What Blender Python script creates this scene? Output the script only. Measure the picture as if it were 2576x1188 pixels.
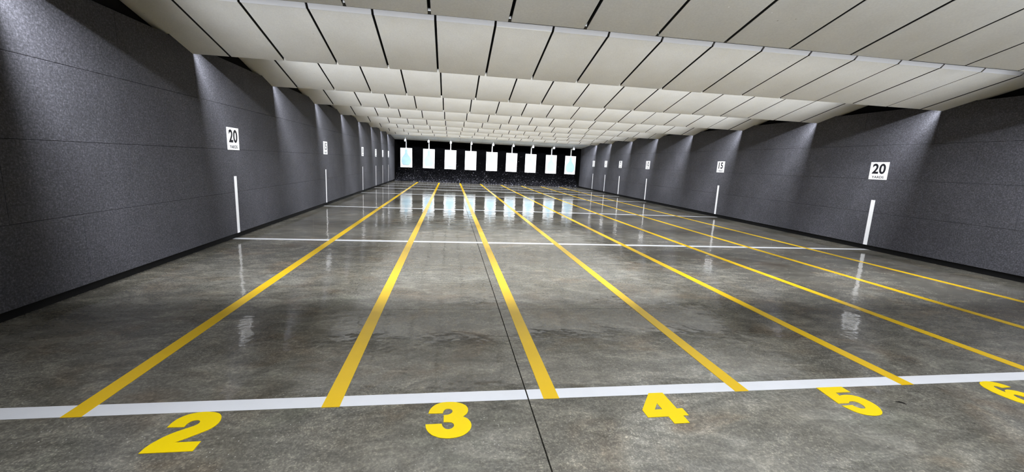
import bpy, bmesh, math, random
from mathutils import Vector, Matrix
random.seed(7)
S = bpy.context.scene
COL = S.collection
for o in list(bpy.data.objects):
    bpy.data.objects.remove(o)

# ------------------------------------------------------------------ camera
W_IMG, H_IMG, F_PX = 2576.0, 1188.0, 1057.5
cd = bpy.data.cameras.new('camera')
cd.sensor_fit = 'HORIZONTAL'; cd.sensor_width = 36.0
cd.lens = F_PX / W_IMG * 36.0
cd.clip_start = 0.05; cd.clip_end = 200
cam = bpy.data.objects.new('camera', cd); COL.objects.link(cam)
Rv = Vector((0.98866, -0.14318, 0.04525)); Uv = Vector((-0.01958, 0.17582, 0.98423)); Fv = Vector((0.14887, 0.97395, -0.17103))
M = Matrix((Rv, Uv, -Fv)).transposed().to_4x4(); M.translation = Vector((1.7679, -2.1075, 1.2922))
cam.matrix_world = M
S.camera = cam

# ------------------------------------------------------------------ world, exposure, light levels
w = bpy.data.worlds.new('world'); S.world = w; w.use_nodes = True
w.node_tree.nodes['Background'].inputs[0].default_value = (0.02, 0.02, 0.022, 1)
w.node_tree.nodes['Background'].inputs[1].default_value = 0.3
S.view_settings.view_transform = 'Standard'; S.view_settings.look = 'None'
S.view_settings.gamma = 1.0; S.view_settings.use_curve_mapping = False
S.view_settings.exposure = 0.0
DOWN_W, TARGET_W, BOOTH_W = 470.0, 85.0, 155.0
UP_W = [28, 39, 46, 49, 50, 52, 52, 52]; FILL_UP_W = 33.0
LED = (0.93, 0.965, 1.0)
S.cycles.max_bounces = 6; S.cycles.diffuse_bounces = 4; S.cycles.glossy_bounces = 2
S.cycles.caustics_reflective = False; S.cycles.caustics_refractive = False

# ------------------------------------------------------------------ plan of the range (metres)
LANE = 1.1778                       # lane pitch; lane line n stands at x = (n-1)*LANE
YD = 0.9144
XL_FLOOR, XR_FLOOR = -1.39, 9.524   # where floor meets the recess under the wall panels
XL, XR = -1.320, 9.462              # faces of the wall panels
WALL_TOP, WALL_BOT = 2.513, 0.089
Y_BACK, Y_WALL_END = -4.2, 22.56
LIPS = [(1.43, 2.388), (3.745, 2.410), (6.07, 2.415), (8.41, 2.416), (10.745, 2.417),
        (13.06, 2.418), (15.335, 2.418), (17.70, 2.418), (19.78, 2.408)]
SLOPE = 0.258

# ------------------------------------------------------------------ materials
def mat(name, col, rough=0.6, spec=0.5, metal=0.0):
    m = bpy.data.materials.new(name); m.use_nodes = True
    b = m.node_tree.nodes['Principled BSDF']
    b.inputs['Base Color'].default_value = (*col, 1); b.inputs['Roughness'].default_value = rough
    b.inputs['Specular IOR Level'].default_value = spec; b.inputs['Metallic'].default_value = metal
    return m
class NT:
    def __init__(s, m):
        s.t = m.node_tree; s.b = s.t.nodes['Principled BSDF']
    def n(s, kind, **kw):
        nd = s.t.nodes.new(kind)
        for k, v in kw.items(): setattr(nd, k, v)
        return nd
    def l(s, a, b): s.t.links.new(a, b)
    def coord(s, scale=(1, 1, 1), space='Position'):
        mp = s.n('ShaderNodeMapping'); mp.inputs['Scale'].default_value = scale
        if space == 'Position': s.l(s.n('ShaderNodeNewGeometry').outputs['Position'], mp.inputs[0])
        else: s.l(s.n('ShaderNodeTexCoord').outputs['Object'], mp.inputs[0])
        return mp.outputs[0]
    def noise(s, vec, scale, detail=4, rough=0.55, dist=0.0):
        nd = s.n('ShaderNodeTexNoise'); s.l(vec, nd.inputs['Vector'])
        nd.inputs['Scale'].default_value = scale; nd.inputs['Detail'].default_value = detail
        nd.inputs['Roughness'].default_value = rough; nd.inputs['Distortion'].default_value = dist
        return nd.outputs['Fac']
    def ramp(s, fac, stops):
        r = s.n('ShaderNodeValToRGB'); e = r.color_ramp.elements
        while len(e) < len(stops): e.new(0.5)
        for el, (p, c) in zip(e, stops):
            el.position = p; el.color = (*c, 1) if len(c) == 3 else c
        s.l(fac, r.inputs[0]); return r.outputs['Color']
    def mix(s, fac, a, b, mode='MIX'):
        m = s.n('ShaderNodeMix', data_type='RGBA', blend_type=mode)
        if isinstance(fac, (int, float)): m.inputs[0].default_value = fac
        else: s.l(fac, m.inputs[0])
        for sock, v in ((m.inputs[6], a), (m.inputs[7], b)):
            if isinstance(v, tuple): sock.default_value = (*v, 1)
            else: s.l(v, sock)
        return m.outputs[2]
    def bump(s, h, strength, dist=0.01):
        b = s.n('ShaderNodeBump'); b.inputs['Strength'].default_value = strength; b.inputs['Distance'].default_value = dist
        s.l(h, b.inputs['Height']); s.l(b.outputs[0], s.b.inputs['Normal']); return b

def concrete():
    m = mat('polished_concrete', (0.2, 0.19, 0.17), 0.1, 0.5); t = NT(m)
    P = t.coord((1, 1, 1))
    big = t.noise(P, 0.5, 4, 0.62, 0.9)
    base = t.ramp(big, [(0.30, (0.118, 0.110, 0.093)), (0.5, (0.172, 0.164, 0.143)), (0.68, (0.240, 0.232, 0.208))])
    tone = t.ramp(t.noise(t.coord((0.8, 1.0, 1)), 1.9, 3, 0.65, 0.6), [(0.30, (1.02, 0.82, 0.66)), (0.46, (1, 0.97, 0.93)), (0.6, (1, 1, 1)), (0.78, (1.02, 1.08, 1.0))])
    c = t.mix(0.65, base, tone, 'MULTIPLY')
    med = t.ramp(t.noise(t.coord((1.0, 1.9, 1)), 3.6, 5, 0.70, 0.9), [(0.28, (0.55, 0.55, 0.55)), (0.5, (0.95, 0.95, 0.95)), (0.72, (1.7, 1.69, 1.66))])
    c = t.mix(0.9, c, med, 'MULTIPLY')
    fine = t.ramp(t.noise(P, 46, 3, 0.75), [(0.28, (0.62, 0.62, 0.62)), (0.52, (1, 1, 1)), (0.74, (1.7, 1.68, 1.62))])
    c = t.mix(0.8, c, fine, 'MULTIPLY')
    vo = t.n('ShaderNodeTexVoronoi'); t.l(P, vo.inputs['Vector']); vo.inputs['Scale'].default_value = 60
    sp = t.ramp(vo.outputs['Distance'], [(0.10, (1, 1, 1)), (0.20, (0, 0, 0))])
    vc = t.n('ShaderNodeSeparateColor'); t.l(vo.outputs['Color'], vc.inputs[0])
    gate = t.ramp(vc.outputs[0], [(0.74, (0, 0, 0)), (0.86, (1, 1, 1))])
    patch = t.ramp(t.noise(P, 1.6, 3), [(0.42, (0, 0, 0)), (0.62, (1, 1, 1))])
    spk = t.mix(1.0, t.mix(1.0, sp, gate, 'MULTIPLY'), patch, 'MULTIPLY')
    c = t.mix(spk, c, (0.50, 0.49, 0.46))
    vo2 = t.n('ShaderNodeTexVoronoi'); t.l(P, vo2.inputs['Vector']); vo2.inputs['Scale'].default_value = 150
    v2 = t.n('ShaderNodeSeparateColor'); t.l(vo2.outputs['Color'], v2.inputs[0])
    grit = t.ramp(v2.outputs[1], [(0.0, (0.72, 0.72, 0.72)), (0.75, (1.0, 1.0, 1.0)), (1.0, (1.7, 1.68, 1.6))])
    c = t.mix(t.ramp(t.noise(P, 1.2, 3), [(0.35, (0.15, 0.15, 0.15)), (0.65, (0.8, 0.8, 0.8))]), c, t.mix(1.0, c, grit, 'MULTIPLY'))
    t.l(c, t.b.inputs['Base Color'])
    r = t.ramp(t.noise(t.coord((1, 1.3, 1)), 1.1, 4, 0.6), [(0.3, (0.03, 0.03, 0.03)), (0.7, (0.13, 0.13, 0.13))])
    t.l(r, t.b.inputs['Roughness'])
    wav = t.noise(t.coord((1.0, 1.0, 1)), 3.2, 3, 0.62)
    t.bump(wav, 0.2, 0.02)
    t.b.inputs['IOR'].default_value = 1.6
    return m

def rubber_wall():
    m = mat('charcoal_rubber_panel', (0.05, 0.05, 0.055), 0.75, 0.35); t = NT(m)
    P = t.coord((1, 1, 1))
    a = t.ramp(t.noise(P, 62, 3, 0.75), [(0.3, (0.40, 0.40, 0.40)), (0.52, (0.95, 0.95, 0.95)), (0.74, (2.3, 2.3, 2.3))])
    weave = t.ramp(t.noise(t.coord((1, 1, 7)), 26, 2, 0.6), [(0.32, (0.75, 0.75, 0.75)), (0.68, (1.25, 1.25, 1.25))])
    weave2 = t.ramp(t.noise(t.coord((1, 7, 1)), 26, 2, 0.6), [(0.32, (0.8, 0.8, 0.8)), (0.68, (1.2, 1.2, 1.2))])
    tone = t.ramp(t.noise(P, 1.1, 4, 0.6), [(0.3, (0.053, 0.052, 0.063)), (0.5, (0.064, 0.064, 0.076)), (0.7, (0.078, 0.077, 0.093))])
    c = t.mix(0.8, tone, a, 'MULTIPLY'); c = t.mix(0.8, c, weave, 'MULTIPLY'); c = t.mix(0.7, c, weave2, 'MULTIPLY')
    oi = t.n('ShaderNodeObjectInfo')
    rnd = t.ramp(oi.outputs['Random'], [(0, (0.97, 0.97, 0.97)), (1, (1.03, 1.03, 1.03))])
    c = t.mix(1.0, c, rnd, 'MULTIPLY')
    t.l(c, t.b.inputs['Base Color'])
    t.bump(t.noise(P, 110, 1, 0.7), 0.5, 0.004)
    return m

def baffle_panel_mat():
    m = mat('beige_acoustic_panel', (0.72, 0.71, 0.66), 0.9, 0.2); t = NT(m)
    P = t.coord((1, 1, 1))
    tone = t.ramp(t.noise(t.coord((1, 0.8, 1)), 1.6, 4, 0.6), [(0.3, (0.660, 0.650, 0.620)), (0.55, (0.710, 0.705, 0.685)), (0.75, (0.755, 0.752, 0.735))])
    fine = t.ramp(t.noise(P, 60, 3, 0.7), [(0.3, (0.94, 0.94, 0.94)), (0.7, (1.05, 1.05, 1.05))])
    c = t.mix(1.0, tone, fine, 'MULTIPLY')
    vo = t.n('ShaderNodeTexVoronoi'); t.l(P, vo.inputs['Vector']); vo.inputs['Scale'].default_value = 7
    sp = t.ramp(vo.outputs['Distance'], [(0.03, (1, 1, 1)), (0.055, (0, 0, 0))])
    vc = t.n('ShaderNodeSeparateColor'); t.l(vo.outputs['Color'], vc.inputs[0])
    dark = t.mix(1.0, sp, t.ramp(vc.outputs[0], [(0.72, (0, 0, 0)), (0.74, (1, 1, 1))]), 'MULTIPLY')
    lite = t.mix(1.0, sp, t.ramp(vc.outputs[1], [(0.86, (0, 0, 0)), (0.88, (1, 1, 1))]), 'MULTIPLY')
    c = t.mix(dark, c, (0.42, 0.40, 0.36)); c = t.mix(lite, c, (0.9, 0.9, 0.9))
    oi = t.n('ShaderNodeObjectInfo')
    c = t.mix(1.0, c, t.ramp(oi.outputs['Random'], [(0, (0.985, 0.983, 0.98)), (1, (1.015, 1.015, 1.02))]), 'MULTIPLY')
    t.l(c, t.b.inputs['Base Color'])
    return m

def paint(name, col, rough=0.25, amt=0.12):
    m = mat(name, col, rough, 0.5); t = NT(m)
    f = t.ramp(t.noise(t.coord((1, 1, 1)), 3.0, 5, 0.65), [(0.3, (1 - amt,) * 3), (0.7, (1 + amt * 0.5,) * 3)])
    t.l(t.mix(1.0, col, f, 'MULTIPLY'), t.b.inputs['Base Color']); return m

M_FLOOR = concrete(); M_WALL = rubber_wall(); M_PANEL = baffle_panel_mat()
M_PANEL_SIDE = mat('dark_panel_side', (0.03, 0.03, 0.03), 0.9, 0.1)
M_BLACK = mat('matt_black', (0.006, 0.006, 0.006), 0.9, 0.1)
M_VOID = mat('dark_painted_deck', (0.012, 0.012, 0.014), 0.9, 0.1)
M_BASE = mat('black_base_strip', (0.008, 0.008, 0.009), 0.6, 0.2)
M_JOINT = mat('joint_filler', (0.02, 0.018, 0.016), 0.9, 0.1)
M_YELLOW = paint('yellow_tape', (0.86, 0.55, 0.012), 0.22, 0.06)
M_DIGIT = paint('yellow_floor_vinyl', (0.92, 0.67, 0.0), 0.35, 0.03)
M_WHITE = paint('white_tape', (0.80, 0.81, 0.86), 0.25, 0.05)
M_STRIPE = paint('white_wall_tape', (0.92, 0.92, 0.95), 0.5, 0.03)
M_SIGN = paint('white_sign_board', (0.92, 0.92, 0.95), 0.5, 0.02)
M_INK = mat('black_print', (0.008, 0.008, 0.012), 0.5, 0.3)
M_EDGE = paint('pale_grey_edge_board', (0.50, 0.50, 0.52), 0.8, 0.05)
M_STEEL = paint('grey_steel_sheet', (0.66, 0.70, 0.76), 0.5, 0.06)
M_PAPER = mat('white_target_paper', (0.86, 0.87, 0.88), 0.7, 0.2)
M_BLUE = paint('pale_blue_target_print', (0.40, 0.61, 0.74), 0.7, 0.15)
M_WMETAL = mat('white_painted_bracket', (0.75, 0.76, 0.78), 0.4, 0.4)
def chip_mat():
    m = mat('shredded_rubber', (0.012, 0.012, 0.014), 0.7, 0.3); t = NT(m)
    g = t.n('ShaderNodeNewGeometry')
    t.l(t.ramp(g.outputs['Random Per Island'], [(0.0, (0.004, 0.004, 0.007)), (0.5, (0.014, 0.014, 0.022)), (0.72, (0.09, 0.09, 0.12)), (0.92, (0.36, 0.36, 0.43)), (1.0, (0.75, 0.75, 0.8))]), t.b.inputs['Base Color'])
    return m
M_CHIP = chip_mat()
M_HOUSING = mat('dark_light_housing', (0.02, 0.02, 0.02), 0.6, 0.3)

# ------------------------------------------------------------------ helpers
def add_box(bm, x0, x1, y0, y1, z0, z1):
    v = [bm.verts.new(p) for p in ((x0,y0,z0),(x1,y0,z0),(x1,y1,z0),(x0,y1,z0),(x0,y0,z1),(x1,y0,z1),(x1,y1,z1),(x0,y1,z1))]
    for f in ((0,3,2,1),(4,5,6,7),(0,1,5,4),(1,2,6,5),(2,3,7,6),(3,0,4,7)): bm.faces.new([v[i] for i in f])
def mesh_of(name, bm, m, bevel=0.0):
    if bevel: bmesh.ops.bevel(bm, geom=bm.edges[:], offset=bevel, segments=1, affect='EDGES')
    bmesh.ops.recalc_face_normals(bm, faces=bm.faces[:])
    me = bpy.data.meshes.new(name); bm.to_mesh(me); bm.free(); me.materials.append(m); return me
def link(name, me, parent=None, loc=None):
    o = bpy.data.objects.new(name, me); COL.objects.link(o)
    if parent is not None: o.parent = parent
    if loc is not None: o.location = loc
    return o
def box_obj(name, m, x0, x1, y0, y1, z0, z1, parent=None, bevel=0.0, origin=None):
    bm = bmesh.new(); ox, oy, oz = origin or (0, 0, 0)
    add_box(bm, x0-ox, x1-ox, y0-oy, y1-oy, z0-oz, z1-oz)
    return link(name, mesh_of(name, bm, m, bevel), parent, origin)
def tag(o, label, cat, group=None):
    o['label'] = label; o['category'] = cat
    if group: o['group'] = group
    return o
def struct(o): o['kind'] = 'structure'; return o
def empty(name, loc, parent=None):
    o = bpy.data.objects.new(name, None); COL.objects.link(o); o.location = loc; o.empty_display_size = 0.2
    if parent: o.parent = parent
    return o
def area(name, loc, rot_x, size_x, size_y, watts, spread, parent=None, col=LED):
    l = bpy.data.lights.new(name, 'AREA'); l.shape = 'RECTANGLE'; l.size = size_x; l.size_y = size_y
    l.energy = watts; l.color = col; l.spread = math.radians(spread)
    o = bpy.data.objects.new(name, l); COL.objects.link(o); o.location = loc; o.rotation_euler = (math.radians(rot_x), 0, 0)
    if parent: o.parent = parent
    return o

# ------------------------------------------------------------------ floor: slabs with recessed saw cuts
floor = struct(box_obj('floor', M_JOINT, -1.7, 9.8, Y_BACK, 28.0, -0.12, -0.04))
JX, JY, G = 2.225, 1.455, 0.0035
for x0, x1 in ((XL_FLOOR - 0.06, JX - G), (JX + G, XR_FLOOR + 0.06)):
    for y0, y1 in ((Y_BACK, JY - G*0.7), (JY + G*0.7, 28.0)):
        box_obj('slab', M_FLOOR, x0, x1, y0, y1, -0.04, 0.0, floor)

bm = bmesh.new(); prism_pts = [(4.405, -0.176), (4.440, -0.172), (4.452, -0.190), (4.446, -0.212), (4.436, -0.200)]
lo = [bm.verts.new((x, y, 0.0)) for x, y in prism_pts]; hi = [bm.verts.new((x, y, 0.0006)) for x, y in prism_pts]
bm.faces.new(hi)
for i in range(5): bm.faces.new((lo[i], lo[(i+1) % 5], hi[(i+1) % 5], hi[i]))
link('scuff_mark', mesh_of('scuff_mark', bm, M_JOINT), floor)

# ------------------------------------------------------------------ side walls of rubber panels
ROW = (WALL_TOP - WALL_BOT) / 4.0; PL = 1.22
for side in ('left', 'right'):
    sgn = -1 if side == 'left' else 1
    face = XL if side == 'left' else XR
    back = face + sgn * 0.07
    wall = struct(box_obj('wall_' + side, M_VOID, min(back + sgn*0.04, back + sgn*0.16), max(back + sgn*0.04, back + sgn*0.16), Y_BACK, Y_WALL_END, 0.0, 3.6))
    cache = {}
    for r in range(4):
        off = 1.94 if r % 2 == 0 else 2.55
        y = off - PL * math.ceil((off - Y_BACK) / PL)
        while y < Y_WALL_END - 0.02:
            a, b = max(y, Y_BACK), min(y + PL, Y_WALL_END)
            if b - a > 0.03:
                L = round(b - a, 3)
                if L not in cache:
                    bm = bmesh.new(); g = 0.0012
                    add_box(bm, -0.035, 0.035, g, L - g, g, ROW - g); cache[L] = mesh_of('panel', bm, M_WALL, 0.002)
                link('panel', cache[L], wall, ((face + back) / 2 + random.uniform(-.0006, .0006), a, WALL_BOT + r * ROW))
            y += PL
    bx = sorted((XL_FLOOR if side == 'left' else XR_FLOOR, back + sgn*0.04))
    struct(box_obj('baseboard_' + side, M_BASE, bx[0], bx[1], Y_BACK, Y_WALL_END, 0.0, WALL_BOT - 0.002))
# wall behind the camera, ceiling deck, bullet trap enclosure
struct(box_obj('wall_front', M_VOID, -1.7, 9.8, Y_BACK - 0.12, Y_BACK, 0, 3.6))
struct(box_obj('ceiling', M_VOID, -1.7, 9.8, Y_BACK, 28.0, 3.6, 3.7))
bm = bmesh.new()
add_box(bm, -1.7, 9.8, 27.9, 28.0, 0, 3.6)
struct(link('wall_back', mesh_of('wall_back', bm, M_BLACK)))
struct(box_obj('wall_trap_left', M_BLACK, -1.55, -1.38, Y_WALL_END + 0.004, 27.9, 0, 3.6))
struct(box_obj('wall_trap_right', M_BLACK, 9.52, 9.70, Y_WALL_END + 0.004, 27.9, 0, 3.6))

# ------------------------------------------------------------------ ceiling baffles
JOINT0, PITCH, GAP, THICK, RUN = 1.588, 0.6215, 0.024, 0.040, 1.132
joints = [JOINT0 + PITCH * n for n in range(-4, 13)]
X_OUT_L, X_OUT_R = -1.405, 9.55
ORD = ['nearest', 'second', 'third', 'fourth', 'fifth', 'sixth', 'seventh', 'eighth', 'ninth']
BAFFLE_LABEL = [
    'nearest beige panelled ceiling baffle, cut off by the top edge of the photo',
    'second beige ceiling baffle from the camera, white strip along its near edge']
BAFFLE_LABEL += ['%s beige panelled ceiling baffle counted from the camera' % ORD[k] for k in range(2, 8)]
BAFFLE_LABEL += ['farthest beige panelled ceiling baffle, just before the grey steel deflector']
def slab_mesh(name, pts2, m, thick=THICK, bevel=0.003):
    """pts2: outline in local x, y (y along the range, 0 at the lip); z follows the slope."""
    bm = bmesh.new(); lo, hi = [], []
    for x, y in pts2:
        lo.append(bm.verts.new((x, y, -SLOPE * y))); hi.append(bm.verts.new((x, y, -SLOPE * y + thick)))
    n = len(pts2)
    bm.faces.new(lo); bm.faces.new(hi[::-1])
    for i in range(n): bm.faces.new((lo[i], lo[(i+1) % n], hi[(i+1) % n], hi[i]))
    if bevel and n == 4: bmesh.ops.bevel(bm, geom=bm.edges[:], offset=bevel, segments=1, affect='EDGES')
    bmesh.ops.recalc_face_normals(bm, faces=bm.faces[:])
    if m is M_PANEL:                      # side faces darkened so the gaps between panels stay black
        for f in bm.faces:
            if abs(f.normal.x) > 0.9: f.material_index = 1
    me = bpy.data.meshes.new(name); bm.to_mesh(me); bm.free(); me.materials.append(m)
    if m is M_PANEL: me.materials.append(M_PANEL_SIDE)
    return me
hw = (PITCH - GAP) / 2
mid_mesh = slab_mesh('panel', [(-hw, -RUN), (hw, -RUN), (hw, 0), (-hw, 0)], M_PANEL)
def strip_mesh(x0, x1, h=0.11):
    bm = bmesh.new(); z = SLOPE * RUN
    prof = [(-RUN, z - 0.002), (-RUN - h, z + h * 1.1), (-RUN - h + 0.015, z + h * 1.1 + 0.015), (-RUN + 0.012, z + 0.018)]
    a = [bm.verts.new((x0, y, zz)) for y, zz in prof]; b = [bm.verts.new((x1, y, zz)) for y, zz in prof]
    bm.faces.new(a); bm.faces.new(b[::-1])
    for i in range(4): bm.faces.new((a[i], b[i], b[(i+1) % 4], a[(i+1) % 4]))
    return bm
strip_mid = mesh_of('edge_strip', strip_mesh(-hw, hw), M_EDGE)
for k, (ly, lz) in enumerate(LIPS):
    root = empty('ceiling_baffle', (0, ly, lz))
    tag(root, BAFFLE_LABEL[k], 'baffle', 'sloping ceiling baffles')
    # the wall panels rise to WALL_TOP: below that the end panels stop at the wall face
    ystar = -(WALL_TOP + 0.006 - lz) / SLOPE
    endL = slab_mesh('panel', [(X_OUT_L, -RUN), (joints[0] - GAP/2, -RUN), (joints[0] - GAP/2, 0), (XL + 0.004, 0), (XL + 0.004, ystar), (X_OUT_L, ystar)], M_PANEL)
    endR = slab_mesh('panel', [(joints[-1] + GAP/2, -RUN), (X_OUT_R, -RUN), (X_OUT_R, ystar), (XR - 0.004, ystar), (XR - 0.004, 0), (joints[-1] + GAP/2, 0)], M_PANEL)
    link('panel', endL, root); link('panel', endR, root)
    for a, b in zip(joints[:-1], joints[1:]):
        link('panel', mid_mesh, root, ((a + b) / 2, random.uniform(-.003, .003), random.uniform(-.0025, .0025)))
    # dark backing above the panels
    edge = 0.004 if k == 0 else -0.003
    bk = slab_mesh('backing', [(XL + 0.01, -RUN + 0.01), (XR - 0.01, -RUN + 0.01), (XR - 0.01, -edge), (XL + 0.01, -edge)], M_BLACK, 0.012, 0)
    link('backing', bk, root, (0, 0, THICK + 0.004))
    # white boards rising from the near edge
    if k == 1:
        for a, b in zip(joints[:-1], joints[1:]): link('edge_strip', strip_mid, root, ((a + b) / 2, 0, 0))
        link('edge_strip', mesh_of('edge_strip', strip_mesh(X_OUT_L, joints[0] - GAP/2), M_EDGE), root)
        link('edge_strip', mesh_of('edge_strip', strip_mesh(joints[-1] + GAP/2, X_OUT_R), M_EDGE), root)
    else:
        link('edge_board', mesh_of('edge_board', strip_mesh(X_OUT_L, X_OUT_R, 0.03), M_EDGE), root)
    # lamp row tucked behind the lip: channel with a shade on the downrange side
    bm = bmesh.new()
    add_box(bm, XL + 0.02, XR - 0.02, -0.06, 0.10, 0.125, 0.135)
    add_box(bm, XL + 0.02, XR - 0.02, 0.095, 0.10, 0.055, 0.125)
    add_box(bm, XL + 0.02, XR - 0.02, 0.1005, 0.28, 0.086, 0.090)  # unseen shade plate, added to keep forward light off the targets
    link('light_housing', mesh_of('light_housing', bm, M_HOUSING), root)
    boost = 1.5 if k == len(LIPS) - 1 else 1.0
    area('lip_lamp_down', ((XL + XR) / 2, -0.008, 0.082), 0, XR - XL - 0.28, 0.016, DOWN_W * boost, 175, root)
    if k < len(LIPS) - 1:
        area('lip_lamp_forward', ((XL + XR) / 2, 0.112, 0.101), 90, XR - XL - 1.1, 0.014, UP_W[k], 42, root)

# lamp row over the booths, above the camera
bl = tag(empty('booth_light', (4.65, -0.9, 2.42)), 'lamp row over the shooting booths, above the camera', 'lamp')
bm = bmesh.new(); add_box(bm, -4.75, 4.75, -0.06, 0.10, 0.125, 0.135); add_box(bm, -4.75, 4.75, 0.095, 0.10, 0.055, 0.125); add_box(bm, -4.75, 4.75, -0.06, -0.052, 0.045, 0.125)
link('light_housing', mesh_of('light_housing', bm, M_HOUSING), bl)
area('booth_lamp', (-0.2, -0.004, 0.082), 0, 9.3, 0.035, BOOTH_W, 140, bl)
area('added_fill_lamp', (0, 0.112, 0.095), 87, 8.4, 0.04, FILL_UP_W, 60, bl)  # unseen fill lamp, added to brighten the nearest baffle

# ------------------------------------------------------------------ steel deflector and lamps over the targets
dfl = tag(empty('steel_deflector', (0, 22.55, 2.30)), 'smooth grey steel deflector plate above the hanging targets', 'deflector')
for i in range(9):
    x0 = XL + 0.012 + i * (XR - XL - 0.024) / 9; x1 = x0 + (XR - XL - 0.024) / 9 - 0.006
    bm = bmesh.new()
    prof = [(0, 0), (-1.95, 0.172), (-1.95, 0.184), (0, 0.012)]
    a = [bm.verts.new((x0, y, z)) for y, z in prof]; b = [bm.verts.new((x1, y, z)) for y, z in prof]
    bm.faces.new(a); bm.faces.new(b[::-1])
    for j in range(4): bm.faces.new((a[j], b[j], b[(j+1) % 4], a[(j+1) % 4]))
    link('steel_sheet', mesh_of('steel_sheet', bm, M_STEEL), dfl)
bm = bmesh.new(); add_box(bm, XL + 0.02, XR - 0.02, 0.005, 0.06, 0.0, 1.29); link('header_board', mesh_of('header_board', bm, M_BLACK), dfl)
area('target_lamp', ((XL + XR) / 2, 20.02 - 22.55, 2.50 - 2.30), 62, XR - XL - 0.5, 0.05, TARGET_W, 100, dfl)

# ------------------------------------------------------------------ painted lines
def line_obj(name, m, x0, x1, y0, y1, z1, origin, cut=None, z0=0.0):
    bm = bmesh.new(); spans = [(x0, x1)] if cut is None else [(x0, cut - 0.004), (cut + 0.004, x1)]
    for a, b in spans: add_box(bm, a - origin[0], b - origin[0], y0 - origin[1], y1 - origin[1], z0, z1)
    return link(name, mesh_of(name, bm, m), None, (origin[0], origin[1], 0))
tag(line_obj('firing_line', M_WHITE, XL_FLOOR + .003, XR_FLOOR - .003, 0.0, 0.1, 0.0012, (4, 0.05), JX),
    'wide white firing line across the floor beside the yellow numbers', 'floor line', 'white lines across the floor')
for yd in (20, 15, 10, 7, 5, 3):
    y = (25 - yd) * YD
    nm = {20: 'nearest to the firing line', 15: 'second beyond the firing line', 10: 'third beyond the firing line', 7: 'fourth beyond the firing line', 5: 'fifth beyond the firing line', 3: 'farthest, nearest the targets'}[yd]
    tag(line_obj('distance_line', M_WHITE, XL_FLOOR + .003, XR_FLOOR - .003, y - 0.05, y + 0.05, 0.0012, (4, y)),
        'thin white floor line joining the %d yards signs, %s' % (yd, nm), 'floor line', 'white lines across the floor')
LL = ['yellow lane line left of the floor number two', 'yellow lane line between the floor numbers two and three', 'yellow lane line right of number three, beside the dark floor joint',
      'yellow lane line between the floor numbers four and five', 'yellow lane line between the floor numbers five and six', 'third yellow lane line from the right wall',
      'second yellow lane line from the right wall', 'yellow lane line closest to the right wall']
ENDS = [22.0, 22.1, 22.5, 22.5, 22.3, 22.2, 22.3, 22.4]
for i in range(8):
    x = i * LANE
    tag(line_obj('lane_line', M_YELLOW, x - 0.045, x + 0.045, -0.004, ENDS[i], 0.0022, (x, 11.0)), LL[i], 'lane line', 'yellow lane lines')

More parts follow.
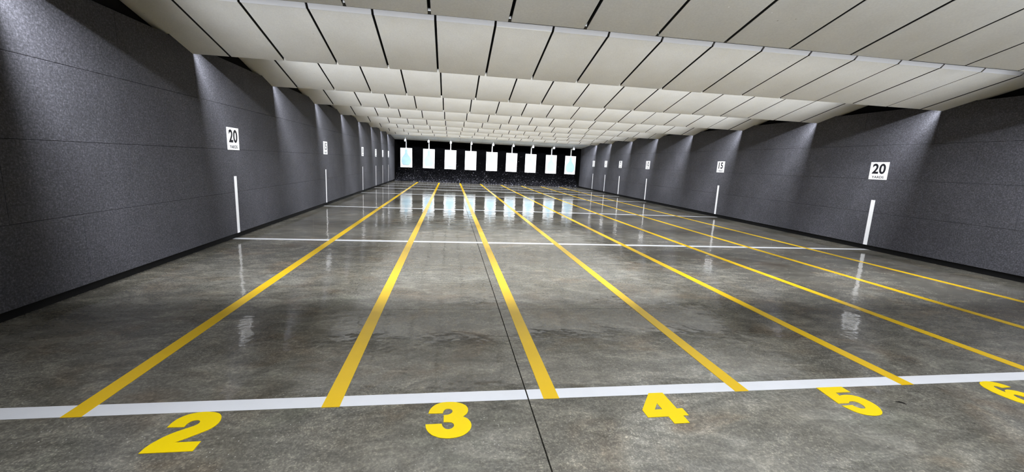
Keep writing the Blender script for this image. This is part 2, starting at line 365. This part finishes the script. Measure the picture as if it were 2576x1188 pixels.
# ------------------------------------------------------------------ yellow lane numbers
DIG = {
 '2': [[(-0.105,-0.121,1),(-0.106,-0.088),(-0.099,-0.056),(-0.084,-0.033),(-0.067,-0.018),(-0.038,-0.006),(0.002,-0.002),(0.046,-0.009),(0.072,-0.022),(0.091,-0.043),(0.103,-0.071),(0.107,-0.1),(0.102,-0.128),(0.09,-0.150),(0.068,-0.172),(0.048,-0.190),(0.025,-0.211),(-0.007,-0.236,1),(0.101,-0.236,1),(0.101,-0.301,1),(-0.109,-0.301,1),(-0.108,-0.266),(-0.099,-0.233),(-0.083,-0.203),(-0.066,-0.178),(-0.046,-0.158),(-0.024,-0.141),(-0.006,-0.128),(0.008,-0.117),(0.017,-0.105),(0.019,-0.093),(0.016,-0.081),(0.006,-0.073),(-0.009,-0.071),(-0.022,-0.076),(-0.030,-0.089),(-0.033,-0.103),(-0.032,-0.122,1)]],
 '3': [[(-0.084,-0.099,1),(-0.08,-0.07),(-0.068,-0.041),(-0.049,-0.018),(-0.019,-0.002),(0.018,0.002),(0.056,-0.003),(0.088,-0.017),(0.11,-0.038),(0.12,-0.063),(0.12,-0.088),(0.112,-0.113),(0.092,-0.138,1),(0.113,-0.153),(0.128,-0.182),(0.132,-0.213),(0.126,-0.242),(0.108,-0.27),(0.083,-0.291),(0.052,-0.302),(0.017,-0.305),(-0.022,-0.298),(-0.058,-0.276),(-0.079,-0.248),(-0.091,-0.218),(-0.094,-0.189,1),(-0.015,-0.189,1),(-0.012,-0.206),(-0.004,-0.223),(0.008,-0.234),(0.021,-0.236),(0.035,-0.23),(0.044,-0.217),(0.046,-0.203),(0.041,-0.189),(0.03,-0.180),(-0.006,-0.177,1),(-0.006,-0.118,1),(0.016,-0.115),(0.03,-0.107),(0.039,-0.093),(0.038,-0.076),(0.028,-0.065),(0.013,-0.061),(-0.001,-0.069),(-0.008,-0.083),(-0.011,-0.101,1)]],
 '4': [[(-0.003,0.012,1),(0.084,0.012,1),(0.084,-0.149,1),(0.117,-0.149,1),(0.117,-0.215,1),(0.084,-0.215,1),(0.084,-0.279,1),(-0.001,-0.279,1),(-0.001,-0.217,1),(-0.117,-0.217,1),(-0.117,-0.148,1)], [(-0.003,-0.092,1),(-0.003,-0.151,1),(-0.046,-0.151,1)]],
 '5': [[(-0.077,0.002,1),(0.102,0.002,1),(0.102,-0.061,1),(-0.002,-0.061,1),(-0.009,-0.094,1),(0.017,-0.088),(0.055,-0.088),(0.08,-0.096),(0.102,-0.115),(0.117,-0.142),(0.123,-0.177),(0.12,-0.211),(0.109,-0.24),(0.088,-0.269),(0.064,-0.288),(0.038,-0.297),(0.003,-0.299),(-0.031,-0.292),(-0.058,-0.277),(-0.076,-0.255),(-0.088,-0.226),(-0.097,-0.194,1),(-0.025,-0.192,1),(-0.024,-0.209),(-0.014,-0.224),(0.003,-0.231),(0.02,-0.229),(0.031,-0.219),(0.038,-0.2),(0.039,-0.178),(0.031,-0.162),(0.015,-0.154),(-0.008,-0.157),(-0.026,-0.172,1),(-0.097,-0.172,1)]],
 '6': [[(0.106,-0.079,1),(0.100,-0.045),(0.076,-0.014),(0.040,-0.001),(0.0,0.0),(-0.046,-0.012),(-0.086,-0.054),(-0.106,-0.114),(-0.108,-0.165),(-0.099,-0.225),(-0.073,-0.273),(-0.035,-0.297),(0.004,-0.300),(0.049,-0.294),(0.084,-0.270),(0.105,-0.228),(0.107,-0.192),(0.098,-0.150),(0.076,-0.120),(0.040,-0.105),(0.005,-0.111),(-0.023,-0.136,1),(-0.021,-0.096),(-0.012,-0.069),(0.006,-0.057),(0.022,-0.063),(0.029,-0.084,1)],
       [(0.002+0.029*math.cos(a), -0.207+0.046*math.sin(a)) for a in [i*math.pi/12 for i in range(24)]]],
}
def smooth(loop):
    n = len(loop); out = []
    for i in range(n):
        p = loop[i]
        if len(p) == 3: out.append((p[0], p[1])); continue
        a, b = loop[i-1], loop[(i+1) % n]
        # points stay on the outline; two extra points round the corner off
        out.append((p[0]*.8+a[0]*.2 + .03*(p[0]-(a[0]+b[0])/2), p[1]*.8+a[1]*.2 + .03*(p[1]-(a[1]+b[1])/2)))
        out.append((p[0]*.8+b[0]*.2 + .03*(p[0]-(a[0]+b[0])/2), p[1]*.8+b[1]*.2 + .03*(p[1]-(a[1]+b[1])/2)))
    return out
for i, d in enumerate('23456'):
    cu = bpy.data.curves.new('number', 'CURVE'); cu.dimensions = '2D'; cu.fill_mode = 'BOTH'; cu.extrude = 0.0012
    for lp in DIG[d]:
        pts = smooth(lp); sp = cu.splines.new('POLY'); sp.points.add(len(pts) - 1); sp.use_cyclic_u = True
        for q, (x, y) in zip(sp.points, pts): q.co = (x, y, 0, 1)
    tmp = bpy.data.objects.new('tmp', cu); COL.objects.link(tmp)
    bpy.context.view_layer.update()
    me = bpy.data.meshes.new_from_object(tmp.evaluated_get(bpy.context.evaluated_depsgraph_get()))
    bpy.data.objects.remove(tmp); bpy.data.curves.remove(cu)
    me.name = 'lane_number'; me.materials.clear(); me.materials.append(M_DIGIT)
    o = link('lane_number', me, None, ((i + 0.5) * LANE, 0, 0.0013))
    tag(o, ['yellow number two on the floor, leftmost lane number', 'yellow number three on the floor, left of the dark joint', 'yellow number four on the floor, between three and five', 'yellow number five on the floor, between four and six', 'yellow number six on the floor, cut by the right edge'][i], 'number', 'yellow lane numbers')

# ------------------------------------------------------------------ yard signs and wall stripes
def text_mesh(s, size, offset, xs=1.0):
    cu = bpy.data.curves.new('txt', 'FONT'); cu.body = s; cu.size = size; cu.align_x = 'CENTER'; cu.align_y = 'CENTER'
    cu.extrude = 0.0006; cu.offset = offset; cu.space_character = 1.06
    tmp = bpy.data.objects.new('tmp', cu); COL.objects.link(tmp); bpy.context.view_layer.update()
    me = bpy.data.meshes.new_from_object(tmp.evaluated_get(bpy.context.evaluated_depsgraph_get()))
    bpy.data.objects.remove(tmp); bpy.data.curves.remove(cu)
    xv = [v.co.x for v in me.vertices]; yv = [v.co.y for v in me.vertices]
    cx, cy = (min(xv)+max(xv))/2, (min(yv)+max(yv))/2
    for v in me.vertices: v.co.x = (v.co.x - cx) * xs; v.co.y -= cy
    me.name = 'lettering'; me.materials.clear(); me.materials.append(M_INK); return me
T = {yd: text_mesh(str(yd), 0.24, 0.0075, 0.98) for yd in (20, 15, 10, 7, 5, 3)}
TY = text_mesh('YARDS', 0.060, 0.0016, 1.12)
bm = bmesh.new(); add_box(bm, -0.166, 0.166, -0.156, 0.156, -0.006, 0); board_me = mesh_of('board', bm, M_SIGN, 0.001)
bm = bmesh.new(); add_box(bm, -0.038, 0.038, 0.0, 0.832, 0, 0.0015); stripe_me = mesh_of('wall_stripe', bm, M_STRIPE)
POS = {20: 'nearest the camera', 15: 'second from the camera', 10: 'third from the camera', 7: 'fourth from the camera', 5: 'fifth from the camera', 3: 'farthest from the camera'}
for side in ('left', 'right'):
    rot = (math.pi/2, 0, math.pi/2 if side == 'left' else -math.pi/2)
    for yd in (20, 15, 10, 7, 5, 3):
        y = (25 - yd) * YD; xf = XL + 0.0085 if side == 'left' else XR - 0.0085
        s = empty('yard_sign', (xf, y + random.uniform(-.01, .01), 1.4515)); s.rotation_euler = rot
        bd = link('board', board_me, s); link('lettering', T[yd], bd, (0, 0.037, 0.0002)); link('lettering', TY, bd, (0, -0.112, 0.0002))
        tag(s, 'white %d yards sign on the %s wall, %s' % (yd, side, POS[yd]), 'sign', 'yard signs on the walls')
        st = link('wall_stripe', stripe_me, None, (XL + 0.002 if side == 'left' else XR - 0.002, y, WALL_BOT + 0.001)); st.rotation_euler = rot
        tag(st, 'upright white stripe low on the %s wall, %s' % (side, POS[yd]), 'stripe', 'white wall stripes')

# ------------------------------------------------------------------ targets and their carriers
TX = [-0.588, 0.618, 1.783, 2.886, 4.057, 5.174, 6.263, 7.442, 8.575]
TX = [1.768 + (x - 1.768) * 1.0253 for x in TX]; YT = 22.2
PW, PT, PB = 0.64, 1.848, 0.790
def paper_mesh(seed):
    rnd = random.Random(seed); bm = bmesh.new(); nx, nz = 6, 8
    bow = rnd.uniform(-.012, .012); tw = rnd.uniform(-.02, .02); jag = [rnd.uniform(-.004, .004) for _ in range(nx + 1)]
    def P(i, j, dy):
        u, v = i/nx - .5, j/nz
        return (u*PW, (bow*(1 - 4*u*u) + tw*u)*(1-v) + dy, (v-1)*(PT-PB) + (jag[i] if j == 0 else 0))
    front = [[bm.verts.new(P(i, j, 0)) for i in range(nx+1)] for j in range(nz+1)]
    rear = [[bm.verts.new(P(i, j, .004)) for i in range(nx+1)] for j in range(nz+1)]
    for j in range(nz):
        for i in range(nx):
            bm.faces.new((front[j][i], front[j][i+1], front[j+1][i+1], front[j+1][i]))
            bm.faces.new((rear[j][i], rear[j+1][i], rear[j+1][i+1], rear[j][i+1]))
    for i in range(nx):
        bm.faces.new((front[0][i], rear[0][i], rear[0][i+1], front[0][i+1])); bm.faces.new((front[nz][i], front[nz][i+1], rear[nz][i+1], rear[nz][i]))
    for j in range(nz):
        bm.faces.new((front[j][0], front[j+1][0], rear[j+1][0], rear[j][0])); bm.faces.new((front[j][nx], rear[j][nx], rear[j+1][nx], front[j+1][nx]))
    return mesh_of('paper', bm, M_PAPER), bow
H = PT - PB
sil = [(-0.08*PW, -0.07*H), (-0.105*PW, -0.16*H), (-0.10*PW, -0.25*H), (-0.15*PW, -0.34*H), (-0.26*PW, -0.42*H), (-0.36*PW, -0.51*H), (-0.405*PW, -0.61*H), (-0.40*PW, -0.71*H), (-0.34*PW, -0.80*H), (-0.24*PW, -0.87*H)]
sil = sil + [(-x, z) for x, z in reversed(sil)]
inner = [(x*0.72, -0.62*H + (z + 0.62*H)*0.72) for x, z in sil]
def flat(name, pts, m, y0, y1):
    bm = bmesh.new(); a = [bm.verts.new((x, y0, z)) for x, z in pts]; b = [bm.verts.new((x, y1, z)) for x, z in pts]
    bm.faces.new(a); bm.faces.new(b[::-1]); n = len(pts)
    for i in range(n): bm.faces.new((a[i], b[i], b[(i+1) % n], a[(i+1) % n]))
    return mesh_of(name, bm, m)
ORD9 = ['first', 'second', 'third', 'fourth', 'fifth', 'sixth', 'seventh', 'eighth', 'ninth']
bm = bmesh.new(); add_box(bm, -0.055, 0.055, -0.06, 0.06, 0, 0.119); blk = mesh_of('carriage', bm, M_WMETAL, 0.006)
bm = bmesh.new(); add_box(bm, -0.016, 0.016, -0.016, 0.016, 0, 0.073); stem = mesh_of('mounting_stem', bm, M_WMETAL)
bm = bmesh.new(); add_box(bm, -0.03, 0.03, 0.0, 0.50, -0.03, 0.03); barm = mesh_of('arm', bm, M_WMETAL, 0.004)
bm = bmesh.new(); add_box(bm, -0.028, 0.028, -0.012, 0.012, -0.37, 0.03); drop = mesh_of('hanger', bm, M_WMETAL, 0.003)
bm = bmesh.new(); add_box(bm, -0.05, 0.05, -0.012, 0.006, -0.02, 0.012); clip = mesh_of('clip', bm, M_WMETAL, 0.003)
for i, x in enumerate(TX):
    c = empty('target_carrier', (x, 21.7, 2.18))
    where = 'beside the left wall' if i == 0 else ('beside the right wall' if i == 8 else '%s from the left' % ORD9[i])
    tag(c, 'white overhead carrier arm holding a target, %s' % where, 'carrier', 'target carriers')
    link('carriage', blk, c); link('mounting_stem', stem, dfl, (x, 21.7 - 22.55, 0.001)); link('arm', barm, c, (0, 0.02, 0.035)); link('hanger', drop, c, (0, 0.488, 0.04))
    link('clip', clip, c, (0, 0.488, PT - 2.18 + 0.0))
    t = empty('paper_target', (x, YT + 0.004, PT)); t.rotation_euler = (0, math.radians(random.uniform(-.7, .7)), math.radians(random.uniform(-3, 3)))
    pm, bow = paper_mesh(i); pp = link('paper', pm, t)
    sl = link('silhouette', flat('silhouette', sil, M_BLUE, -0.013 + min(bow, 0) - .008, -0.010 + min(bow, 0) - .008), pp)
    sl['label'] = 'pale blue bottle shaped silhouette'
    tag(t, 'white paper target with pale blue silhouette, hanging %s' % where, 'target', 'paper targets')

# ------------------------------------------------------------------ rubber berm of the bullet trap
rnd = random.Random(3); bm = bmesh.new()
X0, X1 = -1.370, 9.510; nx, ny = 110, 40; g = []
def bh(x, y):
    t0 = 22.85 + 0.10*math.sin(x*1.7) + 0.07*math.sin(x*4.3+1)
    d = max(0.0, y - t0); return d*0.62 + 0.03*math.sin(x*9+y*5)*min(1, d*3)
for j in range(ny + 1):
    for i in range(nx + 1):
        x = X0 + (X1-X0)*i/nx; y = 22.6 + 4.6*j/ny
        g.append(bm.verts.new((x, y, bh(x, y) + 0.004 + (rnd.uniform(-.02, .02) if bh(x, y) > .05 else 0))))
for j in range(ny):
    for i in range(nx):
        a = j*(nx+1)+i
        if max(g[a].co.z, g[a+nx+1].co.z, g[a+nx+2].co.z) > 0.006: bm.faces.new((g[a], g[a+1], g[a+nx+2], g[a+nx+1]))
for v in [v for v in bm.verts if not v.link_faces]: bm.verts.remove(v)
bm.verts.index_update()
berm = link('rubber_berm', mesh_of('rubber_berm', bm, mat('rubber_berm_base', (0.004, 0.004, 0.006), 0.8, 0.2)))
bm = bmesh.new()
for q in range(9000):
    x = rnd.uniform(X0+.07, X1-.07); y = 22.72 + abs(rnd.gauss(0, 1)) * 0.8
    if y > 26.8: continue
    z = bh(x, y); s = rnd.uniform(.012, .034)
    R = Matrix.Rotation(rnd.uniform(0, 6.28), 3, 'Z') @ Matrix.Rotation(rnd.uniform(-1, 1), 3, 'X')
    pts = [Vector((rnd.uniform(-1.3, 1.3), rnd.uniform(-1, 1), rnd.uniform(-.6, .6))) * s for _ in range(4)]
    vs = [bm.verts.new(R @ p_ + Vector((x, y, z + .016))) for p_ in pts]
    for f in ((0,1,2),(0,3,1),(1,3,2),(2,3,0)): bm.faces.new([vs[i] for i in f])
ch = link('rubber_chips', mesh_of('rubber_chips', bm, M_CHIP), berm); ch['kind'] = 'stuff'
tag(berm, 'black shredded rubber berm piled behind the targets', 'berm')
berm['kind'] = 'stuff'
